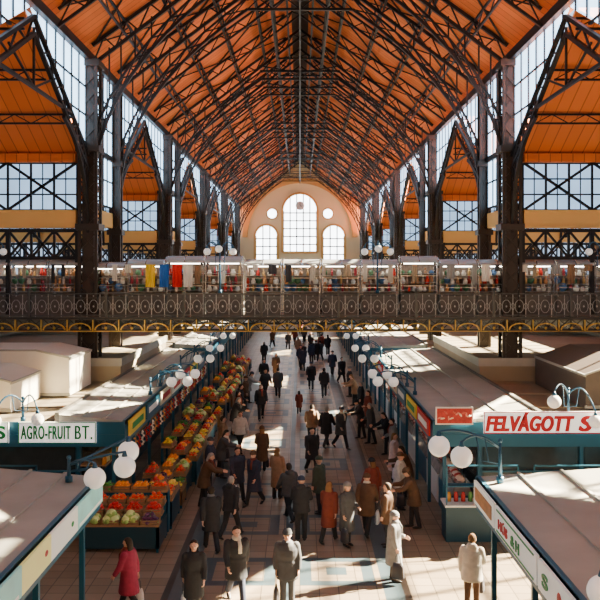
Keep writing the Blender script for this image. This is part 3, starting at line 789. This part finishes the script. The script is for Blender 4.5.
# strings of garlic and peppers hanging below the left fascia
gb = MB()
for i in range(7): gb.sphere((.03*math.sin(i*2.1),.03*math.cos(i*2.1),-.06-.065*i),(.04,.04,.038),8,6)
gb.tube([(0,0,0),(0,0,-.5)],.008,5)
gms = [gb.mesh("produce_string", M("string_"+n_, c_, .5), True) for n_, c_ in (("garlic",(.75,.70,.58)),("paprika",(.45,.02,.02)),("onion",(.55,.28,.08)))]
for i in range(34):
    tag(ob("produce_string", gms[(i*5)%3 if i%4 else 1], None, (-4.9, 23.3+i*.55, 2.47), (0,0,i)), ["string of pale garlic bulbs","string of dark red dried peppers","string of brown onions"][(i*5)%3 if i%4 else 1]+" hanging below a stall fascia", "produce string", "strings of produce below the fascia")
jar = MB(); jar.tube([(0,0,0),(0,0,.14),(0,0,.17),(0,0,.2)],[.05,.05,.035,.035],8)
jm = [jar.mesh("jar", M("jar_%d"%i, c, .2), True) for i, c in enumerate([(.6,.25,.03),(.5,.03,.03),(.7,.6,.3),(.12,.3,.08)])]
for y in [23.3+.9*i for i in range(12)]:
    T = thing("wall_shelf", "narrow wooden shelf under the stall canopy", "shelf", (-5.75,y,1.85), group="narrow shelves under the canopy")
    b = MB(); b.box(-.55,.2,-.4,.4,-.03,0); mo("board", b, WOODC, T)
    for s in (-.36,.36):
        b = MB(); b.box(-.59,-.5,s-.02,s+.02,-.2,-.03); mo("bracket", b, TEAL, T)
    for i in range(6):
        tag(ob("jar", random.choice(jm), None, (-5.65+random.uniform(-.03,.03), y-.33+i*.13, 1.85)), "glass jar of preserves on a narrow shelf", "jar", "jars on stall shelves")

mt = MB(); mt.tube([(-.12,0,0),(-.09,0,0),(0,.01,.01),(.09,0,0),(.12,0,0)],[.02,.055,.07,.06,.02],9)
meats = [mt.mesh("meat_cut", M("meat_%d"%i, c, .4), True) for i, c in enumerate([(.55,.05,.04),(.75,.30,.22),(.4,.04,.03),(.8,.55,.42)])]
for i in range(14):
    y = 23.2+i*2.4
    T = thing("display_counter", "glass-fronted butcher counter under the canopy", "shop counter", (4.4,y,0), group="butcher counters")
    b = MB(); b.box(0,.6,0,2.2,0,.9); mo("body", b, WHITE if i%2 else TEALL, T)
    b = MB(); b.prism([(0,0,.9),(.1,0,1.2),(.5,0,1.22),(.6,0,.9)], (0,2.2,0)); mo("glass", b, M("counter_glass",(.35,.30,.27),.1,0,.5,3), T)
    b = MB(); b.box(.08,.55,0,2.2,1.22,1.26); mo("top_shelf", b, CHROME, T)
    if i < 9:
        for k in range(9):
            tag(ob("meat_cut", random.choice(meats), None, (4.4+.3, y+.15+k*.24, 1.33), (0,0,random.uniform(-.4,.4))), "cut of red meat on top of a butcher counter", "meat", "meat on the butcher counters")
sau = MB(); sau.tube(curve((-.06,0,0),(-.07,0,-.38),(0,0,-.4),5)+curve((0,0,-.4),(.07,0,-.38),(.06,0,0),5)[1:],.022,7)
sm = sau.mesh("sausage", M("dark_sausage",(.38,.08,.045),.45), True)
for i in range(60):
    tag(ob("sausage", sm, None, (4.35, 23.3+i*.3, 2.5), (0,0,pi/2)), "dark red looped sausage hanging under the canopy", "sausage", "sausages hung over the counters")
for sd, x0 in ((1,4.0),(1,6.4),(1,8.8),(-1,-9.2)):
    T = thing("display_counter", "teal stall counter with white top facing the cross passage", "shop counter", (x0,21.9,0), group="counters facing the passage")
    b = MB(); b.box(0,2.0,0,.7,0,.95); mo("body", b, TEAL, T)
    b = MB(); b.box(-.03,2.03,-.03,.73,.95,1.0); mo("top", b, WHITE, T)
    b = MB()
    for a in (0,1): b.box(a*1.96,a*1.96+.04,.0,.04,1.0,2.1)
    b.box(0,2,0,.04,2.06,2.1); b.box(0,2,0,.35,1.5,1.52); mo("frame", b, TEALL, T)
    for i in range(9):
        tag(ob("jar", random.choice(jm), None, (x0+.15+i*.2,22.3,1.0), (0,0,0), 1.3), "glass jar of preserves on a stall counter", "jar", "jars on stall shelves")

# ------------------------------------------------------------------ people
def remeshed(mb, name, mat, vox, it=1):
    me = mb.mesh(name+"_src", mat); o = bpy.data.objects.new("tmp", me); COL.objects.link(o)
    r = o.modifiers.new("r", 'REMESH'); r.mode = 'VOXEL'; r.voxel_size = vox; r.use_smooth_shade = True
    if it:
        s = o.modifiers.new("s", 'SMOOTH'); s.iterations = it; s.factor = .5
    bpy.context.view_layer.update()
    m2 = bpy.data.meshes.new_from_object(o.evaluated_get(bpy.context.evaluated_depsgraph_get()))
    bpy.data.objects.remove(o); m2.name = name
    m2.materials.clear(); m2.materials.append(mat)
    m2.polygons.foreach_set("use_smooth", [True]*len(m2.polygons))
    return m2
SKIN = M("skin", (.66,.38,.27), .55, 0, .05)
COATD = M("coat_default", (.03,.03,.035), .85)
def variant(fem, legs, arms, lean, hem, long_hair, hood=False):
    k = .93 if fem else 1.03
    c, s = math.cos(lean), math.sin(lean)
    def TR(p):
        x, y, z = p
        if z <= .95: return (x,y,z)
        return (x, y*c-(z-.95)*s, .95+(z-.95)*c+y*s)
    B, K, T, H, E, MO, HT, SC = [MB() for _ in range(8)]
    SH = [MB(), MB()]; EY = [MB(), MB()]
    B.tube([(0,0,.86),(0,0,.95),(0,0,1.1),(0,0,1.25),(0,0,1.38),(0,0,1.44)],[(.15*k,.10),(.165*k,.11),(.14*k,.10),(.165*k,.11),(.17*k,.10),(.10,.08)],12)
    B.tube([(0,.01,1.38),(0,0,1.5),(0,-.01,1.58)],[.065,.055,.055],10)
    B.sphere((0,-.005,1.635),(.078,.097,.112),14,10); B.sphere((0,-.035,1.57),(.054,.06,.05),10,8)
    B.tube([(0,-.088,1.655),(0,-.118,1.615),(0,-.09,1.605)],[.012,.018,.012],6)
    for sx in (-1,1): B.sphere((sx*.08,.005,1.625),(.014,.024,.034),6,6)
    for a in (-.03,.03): B.sphere((a,-.089,1.657),(.024,.015,.009),6,4)
    fl = .17+.22*max(0,.95-hem)*max(abs(l[0]) for l in legs)
    K.tube([(0,0,hem),(0,0,hem+.04),(0,0,max(hem+.08,.9)),(0,0,1.0),(0,0,1.12),(0,-.01,1.22),(0,-.01,1.33),(0,0,1.41),(0,0,1.46),(0,0,1.51)],
           [(.235*k,fl+.03),(.24*k,fl+.035),(.225*k,.185),(.215*k,.175),(.21*k,.17),(.23*k,.18),(.235*k,.175),(.205*k,.145),(.125,.12),(.098,.105)],18)
    K.tube([(0,0,1.04),(0,0,1.08)],[(.222*k,.178),(.222*k,.178)],18)
    if hood: K.tube([(0,.05,1.42),(0,.09,1.50),(0,.10,1.56)],[(.12,.07),(.13,.08),(.09,.05)],12)
    SC.tube([(0,-.01,1.475),(0,-.012,1.50),(0,-.012,1.54),(0,-.012,1.555)],[(.10,.105),(.105,.11),(.095,.10),(.07,.075)],14)
    SC.tube([(.03,-.11,1.50),(.04,-.185,1.38),(.04,-.20,1.22)],[(.035,.02),(.04,.018),(.04,.015)],8)
    H.sphere((0,.008,1.65),(.091,.106,.115),16,12)
    if long_hair:
        H.tube([(0,.03,1.72),(0,.055,1.62),(0,.06,1.5),(0,.065,1.42)],[(.07,.05),(.095,.06),(.10,.06),(.06,.03)],12)
    H.v = [(x, max(y, -.062 if z > 1.69 else (-.01+ (1.69-z)*.35)), z) for (x,y,z) in H.v]
    H.v = [(x, y, max(z, 1.60) if (not long_hair and y < .0) else z) for (x,y,z) in H.v]
    HT.sphere((0,.005,1.69),(.10,.115,.095),14,10); HT.v = [(x,y,max(z,1.675)) for (x,y,z) in HT.v]; HT.tube([(0,.0,1.66),(0,.0,1.695)],[(.105,.122),(.105,.122)],16)
    for i_, a in enumerate((-.03,.03)): EY[i_].sphere((a,-.096,1.64),(.011,.008,.007),8,6)
    MO.sphere((0,-.092,1.578),(.022,.008,.006),8,5)
    for m_ in (B,K,H,HT,EY[0],EY[1],MO,SC): m_.v = [TR(p) for p in m_.v]
    ank = []
    for i, sx in enumerate((-1,1)):
        a, bk = legs[i]
        hp = V((sx*.085,0,.92)); kn = hp+V((sx*.012,-math.sin(a),-math.cos(a)))*.42
        an = kn+V((0,-math.sin(a-bk),-math.cos(a-bk)))*.43
        ank.append((hp,kn,an,a-bk))
    low = min(q[2].z for q in ank)-.075
    for i,(hp,kn,an,sa) in enumerate(ank):
        m1 = hp.lerp(kn,.5); m2 = kn.lerp(an,.4); S = SH[i]
        B.tube([hp,m1,kn,m2,an],[.082,.07,.05,.052,.036],10,ref=(1,0,0))
        T.tube([hp+V((0,0,.03)),m1,kn,m2,an+V((0,0,.03)),an+V((0,0,-.01))],[.108,.095,.074,.07,.066,.07],12,ref=(1,0,0))
        tilt = max(-.5,min(.5,-sa*.9)) if an.z > low+.09 else 0
        f = V((0,-math.cos(tilt),-math.sin(tilt)))
        B.tube([an,an+f*.1+V((0,0,-.04))],[.035,.03],8)
        S.tube([an-f*.07+V((0,0,-.035)),an-f*.04+V((0,0,-.03)),an+f*.06+V((0,0,-.035)),an+f*.15+V((0,0,-.05)),an+f*.19+V((0,0,-.055))],
               [(.02,.025),(.042,.042),(.044,.04),(.045,.028),(.02,.015)],10,ref=(0,0,1))
        S.tube([an+V((0,0,.05)),an+V((0,0,-.04))],.047,10)
    T.sphere((0,0,.92),(.165*k,.125,.12),14,8)
    hands = []
    for i, sx in enumerate((-1,1)):
        sh_a, el = arms[i]
        sh = V(TR((sx*.182*k,0,1.40)))
        d1 = V((sx*.20,-math.sin(sh_a),-math.cos(sh_a))).normalized(); eb = sh+d1*.285
        inw = -.25*min(1,el) ; d2 = V((sx*(.05+inw),-math.sin(sh_a+el),-math.cos(sh_a+el))).normalized(); wr = eb+d2*.245
        B.tube([V(TR((sx*.1,0,1.4))),sh,sh.lerp(eb,.5),eb,eb.lerp(wr,.4),wr],[.05,.055,.045,.038,.036,.026],10,ref=(1,0,0))
        K.sphere(sh,.088,10,8)
        K.tube([sh,sh.lerp(eb,.5),eb,eb.lerp(wr,.5),wr-d2*.01],[.088,.08,.072,.064,.058],12,ref=(1,0,0))
        n = V((-sx,0,0)); a = (d2.cross(n)*sx); a = a if a.y < 0 or (abs(a.y) < .01 and a.z > 0) else -a
        if a.z < -.2 and d2.y < -.5: a = -a
        a.normalize(); n = (n-d2*n.dot(d2)).normalized()
        B.tube([wr-d2*.01,wr+d2*.03,wr+d2*.09],[(.026,.022),(.020,.038),(.016,.042)],10,ref=tuple(a))
        for j in range(4):
            bs = wr+d2*.085+a*(.033-.022*j); ln = [.07,.078,.072,.058][j]
            k1 = bs+(d2*.9+n*.35).normalized()*ln*.5; k2 = k1+(d2*.45+n*.85).normalized()*ln*.5
            B.tube([bs,k1,k2],[.0095,.009,.008],6)
        t0 = wr+d2*.03+a*.03; t1 = t0+(d2*.6+a*.7+n*.2).normalized()*.033; t2 = t1+(d2*.85+a*.2+n*.4).normalized()*.028
        B.tube([t0,t1,t2],[.012,.0105,.009],6)
        hands.append(wr+d2*.10)
    for m_ in (B,K,T,SH[0],SH[1],H,HT,EY[0],EY[1],MO,SC): m_.v = [(x,y,z-low) for (x,y,z) in m_.v]
    SL = M("shoe_leather",(.02,.015,.012),.4); ED = M("eye_dark",(.02,.015,.01),.2)
    return dict(body=remeshed(B,"person",SKIN,.0085), coat=remeshed(K,"coat",COATD,.016,3), trousers=remeshed(T,"trousers",COATD,.014,2),
                shoe=SH[0].mesh("shoe",SL,True), shoe2=SH[1].mesh("shoe",SL,True), hair=H.mesh("hair",COATD,True), hat=HT.mesh("hat",COATD,True), scarf=SC.mesh("scarf",COATD,True),
                eye=EY[0].mesh("eye",ED,True), eye2=EY[1].mesh("eye",ED,True), mouth=MO.mesh("mouth",M("lip",(.45,.12,.1),.5),True),
                hands=[h-V((0,0,low)) for h in hands])
VAR = [
 variant(False, ((.42,.05),(-.28,.42)), ((-.4,.15),(.45,.3)), .04, .80, False, True),
 variant(False, ((-.25,.45),(.40,.08)), ((.4,.35),(-.35,.1)), .06, .62, False),
 variant(True, ((.05,.04),(-.04,.04)), ((.1,.2),(.05,1.3)), .02, .42, True),
 variant(True, ((.34,.05),(-.25,.35)), ((-.25,.1),(.3,.3)), .05, .50, True),
 variant(False, ((.06,.05),(-.05,.05)), ((.35,1.35),(.3,1.45)), .07, .80, False, True),
 variant(True, ((.14,.1),(-.1,.1)), ((.9,.6),(.7,.7)), .32, .66, True),
 variant(False, ((.05,.04),(-.05,.06)), ((.05,.2),(.02,.25)), .03, .68, False),
 variant(False, ((.18,.12),(-.12,.12)), ((.2,.9),(-.1,.2)), .12, .72, False, True),
]
BLK=(.020,.020,.024); NAV=(.025,.032,.06); BRN_=(.10,.05,.025); GRY=(.20,.195,.195); DGR=(.06,.06,.065); GRN=(.04,.055,.04); REDB=(.18,.035,.02); PINK=(.30,.02,.06); CRM=(.66,.59,.48); TAN=(.28,.17,.10); PAL=(.60,.45,.42); WHT=(.65,.63,.60)
cn = {BLK:"black",NAV:"navy",BRN_:"brown",GRY:"grey",DGR:"dark grey",GRN:"dark green",REDB:"rust red",PINK:"dark magenta",CRM:"cream",TAN:"tan",PAL:"pale pink",WHT:"white"}
HB=(.03,.018,.01); HG=(.30,.28,.26); HL=(.22,.11,.04)
hn = {HB:"dark hair",HG:"grey hair",HL:"light brown hair"}
def pm(c, kind): return M("%s_%03d%03d%03d" % (kind, c[0]*999, c[1]*999, c[2]*999), c, .88, 0, .3, 10)
bagm = MB()
bagm.tube([(0,0,-.62),(0,0,-.58),(0,0,-.35),(0,0,-.24)],[(.13,.05),(.155,.075),(.14,.06),(.11,.02)],14)
hnd = []
for sy in (-.015,.015):
    bagh = MB(); bagh.tube([(-.07,sy,-.25),(-.05,sy,-.1),(0,sy,-.0),(.05,sy,-.1),(.07,sy,-.25)],.007,5); hnd.append(bagh.mesh("handle", M("bag_handle",(.05,.05,.05),.5), True))
bag_me = bagm.mesh("bag_body", M("bag_white",(.7,.7,.73),.4), True); bag_dk = bagm.mesh("bag_body", M("bag_black",(.03,.025,.03),.5), True)
what = ["hooded jacket walking","coat in mid-stride","long coat standing","long coat walking","hooded jacket with hands clasped","coat leaning to a stall","coat standing","jacket turning in a short step"]
pcount = [0]
def person(x, y, face, v, coat, hair=HB, hat=None, sc=1.0, leg=BLK, bag=None, z=0.0):
    P = VAR[v]; pcount[0] += 1
    if v == 6 and pcount[0] % 2: P = VAR[7]; v = 7
    if hat is None and y < 60 and pcount[0] % 4 == 0: hat = [BLK,DGR,BRN_,NAV,GRY][pcount[0]//4 % 5]
    scarf = [None,REDB,None,CRM,None,GRY,None][pcount[0] % 7] if y < 40 else None
    if bag is None and y < 40 and z == 0 and pcount[0] % 3 == 1 and v != 5: bag = ["white","black"][pcount[0]//3 % 2]
    o = ob("person", P["body"], None, (x,y,z), (0,0,face), (sc*1.03,sc*1.03,sc))
    lab = "person in %s %s, %s" % (cn[coat], what[v], (cn[hat]+" hat") if hat else hn[hair])
    tag(o, lab, "person")
    parts = [("coat","coat",coat),("trousers","trousers",leg),("shoe","shoe",None),("shoe","shoe2",None)]
    parts.append(("hat","hat",hat) if hat else ("hair","hair",hair))
    if hat and v in (2,3,5): parts.append(("hair","hair",hair))
    if scarf: parts.append(("scarf","scarf",scarf))
    if y < 30: parts += [("eye","eye",None),("eye","eye2",None),("mouth","mouth",None)]
    for nm, key, c in parts:
        q = ob(nm, P[key], o)
        if c:
            q.material_slots[0].link = 'OBJECT'; q.material_slots[0].material = pm(c, nm)
    if bag:
        hp = P["hands"][0]; w = Matrix.Translation((x,y,z)) @ Matrix.Rotation(face,4,'Z') @ (hp*sc)
        s = min(1, (w.z-.03)/.64)
        B_ = thing("shopping_bag", bag+" plastic shopping bag hanging from a hand", "bag", (w.x,w.y,w.z), (0,0,face+pi/2))
        B_.scale = (s,s,s)
        ob("bag_body", bag_me if bag == "white" else bag_dk, B_)
        for hm in hnd: ob("handle", hm, B_)
    return o
A = pi
person(-3.72,17.4,-1.9,3,PINK,HB,sc=.95)
person(-2.28,17.2,.1,3,BLK,HB,sc=.97,bag="white")
person(-1.43,17.9,.3,1,BLK,HB,leg=NAV,sc=1.02)
person(-.28,17.6,0,6,DGR,HG,leg=DGR,sc=1.0)
person(-2.35,21.2,A+.3,1,BLK,HB); person(-1.93,22.3,A-.5,0,BLK,HG)
person(-2.04,25.9,.5,1,NAV,HB); person(-1.45,25.3,-.6,3,NAV,HB); person(-.74,26,A-.4,2,TAN,HL,sc=.94)
person(-1.4,29.5,A+.2,2,BRN_,HL,BRN_,sc=.95); person(-2.45,32.7,.4,0,WHT,HB,leg=BLK,sc=.97)
person(.03,22.0,A-.1,4,BLK,HB,sc=1.0,leg=BLK); person(-.32,23.8,A+.5,0,DGR,HB); person(.6,24.4,A+1.0,6,GRN,HG,GRN)
person(.79,21.9,A-.4,3,REDB,HL,sc=.96,leg=BLK); person(1.27,21.6,.7,2,DGR,HG,GRY,sc=.98,bag="black")
person(1.87,22.5,A-.3,1,BRN_,HG,BRN_,bag="white"); person(2.36,21.5,A+1.2,6,BRN_,HB,sc=.98)
person(2.25,19.2,1.3,2,GRY,HG,GRY,sc=.94,leg=BRN_,bag="black"); person(2.2,24.3,A+.6,3,REDB,HL)
person(.43,29.1,.3,1,BLK,HB); person(.5,34.0,A,0,TAN,HB); person(1.1,33.5,A-.5,1,BLK,HG); person(1.7,33.3,.6,1,DGR,HB,sc=1.02)
person(3.3,28.1,1.2,2,PAL,HL,sc=.97); person(3.5,26.0,-1.5,5,BRN_,HB); person(3.3,23.1,-1.6,5,BRN_,HB,BRN_); person(3.1,24.9,1.2,6,WHT,HB,leg=NAV)
person(-1.93,39.6,.1,0,BLK,HB,sc=1.03); person(-1.28,46.5,A,1,DGR,HB); person(-2.0,46,.5,0,BLK,HB); person(.68,49.4,0,1,BLK,HB)
person(1.4,46.5,A,0,BLK,HB,bag="white"); person(-.05,41.3,A,3,REDB,HB,sc=.68); person(.23,62,0,0,BLK,HB); person(1.3,64.5,A,1,BLK,HB); person(.9,62.5,A,6,NAV,HB)
person(2.7,52,.4,1,BLK,HB); person(2.4,69,A,6,BLK,HB); person(2.7,35.2,-1.3,5,BLK,HB); person(3.05,34.1,-1.5,6,DGR,HG)
person(3.76,17.5,A-.3,7,CRM,HL,sc=.95,leg=BRN_,bag="black")
person(-3.0,25.0,1.6,5,BRN_,HG); person(-3.05,27.1,1.4,6,NAV,HB); person(-2.85,28.6,1.5,5,DGR,HB); person(-3.0,31.0,1.7,6,TAN,HB,leg=NAV); person(-2.95,35.8,1.3,5,BLK,HG); person(-2.9,42.5,1.5,6,BRN_,HB); person(-2.3,51,.2,0,BLK,HB)
person(-2.9,37.4,1.9,2,REDB,HB); person(-3.0,39.6,1.6,6,BLK,HB); person(-2.9,44.6,1.4,5,GRY,HB); person(3.2,37.5,-1.2,2,REDB,HB); person(3.1,40.5,-1.5,6,BLK,HG); person(3.0,43.5,-1.5,5,TAN,HL); person(2.9,46.5,-1.7,6,BLK,HB)
person(3.6,30.6,-1.5,6,GRY,HB); person(3.55,32.1,-1.3,5,BLK,HB)
rng = random.Random(3)
for i in range(18):
    person(rng.uniform(-3,2.8), 54+i*2.2, rng.choice([0,A])+rng.uniform(-.4,.4), rng.choice([0,1,3,6,2]), rng.choice([BLK,NAV,DGR,BRN_,REDB,BLK,TAN]), rng.choice([HB,HG]), sc=rng.uniform(.94,1.03))
for i in range(14):
    person(-9+i*1.4+rng.uniform(-.3,.3), 33.6+rng.uniform(-.3,.5), rng.choice([0,A,0])+rng.uniform(-.5,.5), rng.choice([6,2,4,0]), rng.choice([BLK,NAV,DGR,BRN_,REDB,CRM,GRY]), rng.choice([HB,HG,HL]), sc=rng.uniform(.94,1.03), z=DZ)

# ------------------------------------------------------------------ light + camera
w = bpy.data.worlds.new("World"); bpy.context.scene.world = w; w.use_nodes = True
bg = w.node_tree.nodes["Background"]; bg.inputs[0].default_value = (.55,.75,1.0,1); bg.inputs[1].default_value = 2.0
sun = bpy.data.lights.new("sun", 'SUN'); sun.energy = 340; sun.angle = .012; sun.color = (1,.85,.60)
so = bpy.data.objects.new("sun", sun); COL.objects.link(so); so.location = (30,40,40)
so.rotation_euler = V((-1,-.4,-.68)).to_track_quat('-Z','Y').to_euler()
cam = bpy.data.cameras.new("camera"); co = bpy.data.objects.new("camera", cam); COL.objects.link(co)
co.location = (0,0,7.5); co.rotation_euler = (pi/2,0,0); cam.lens = 48; cam.sensor_width = 36; cam.shift_y = -32/600; cam.clip_end = 400
bpy.context.scene.camera = co
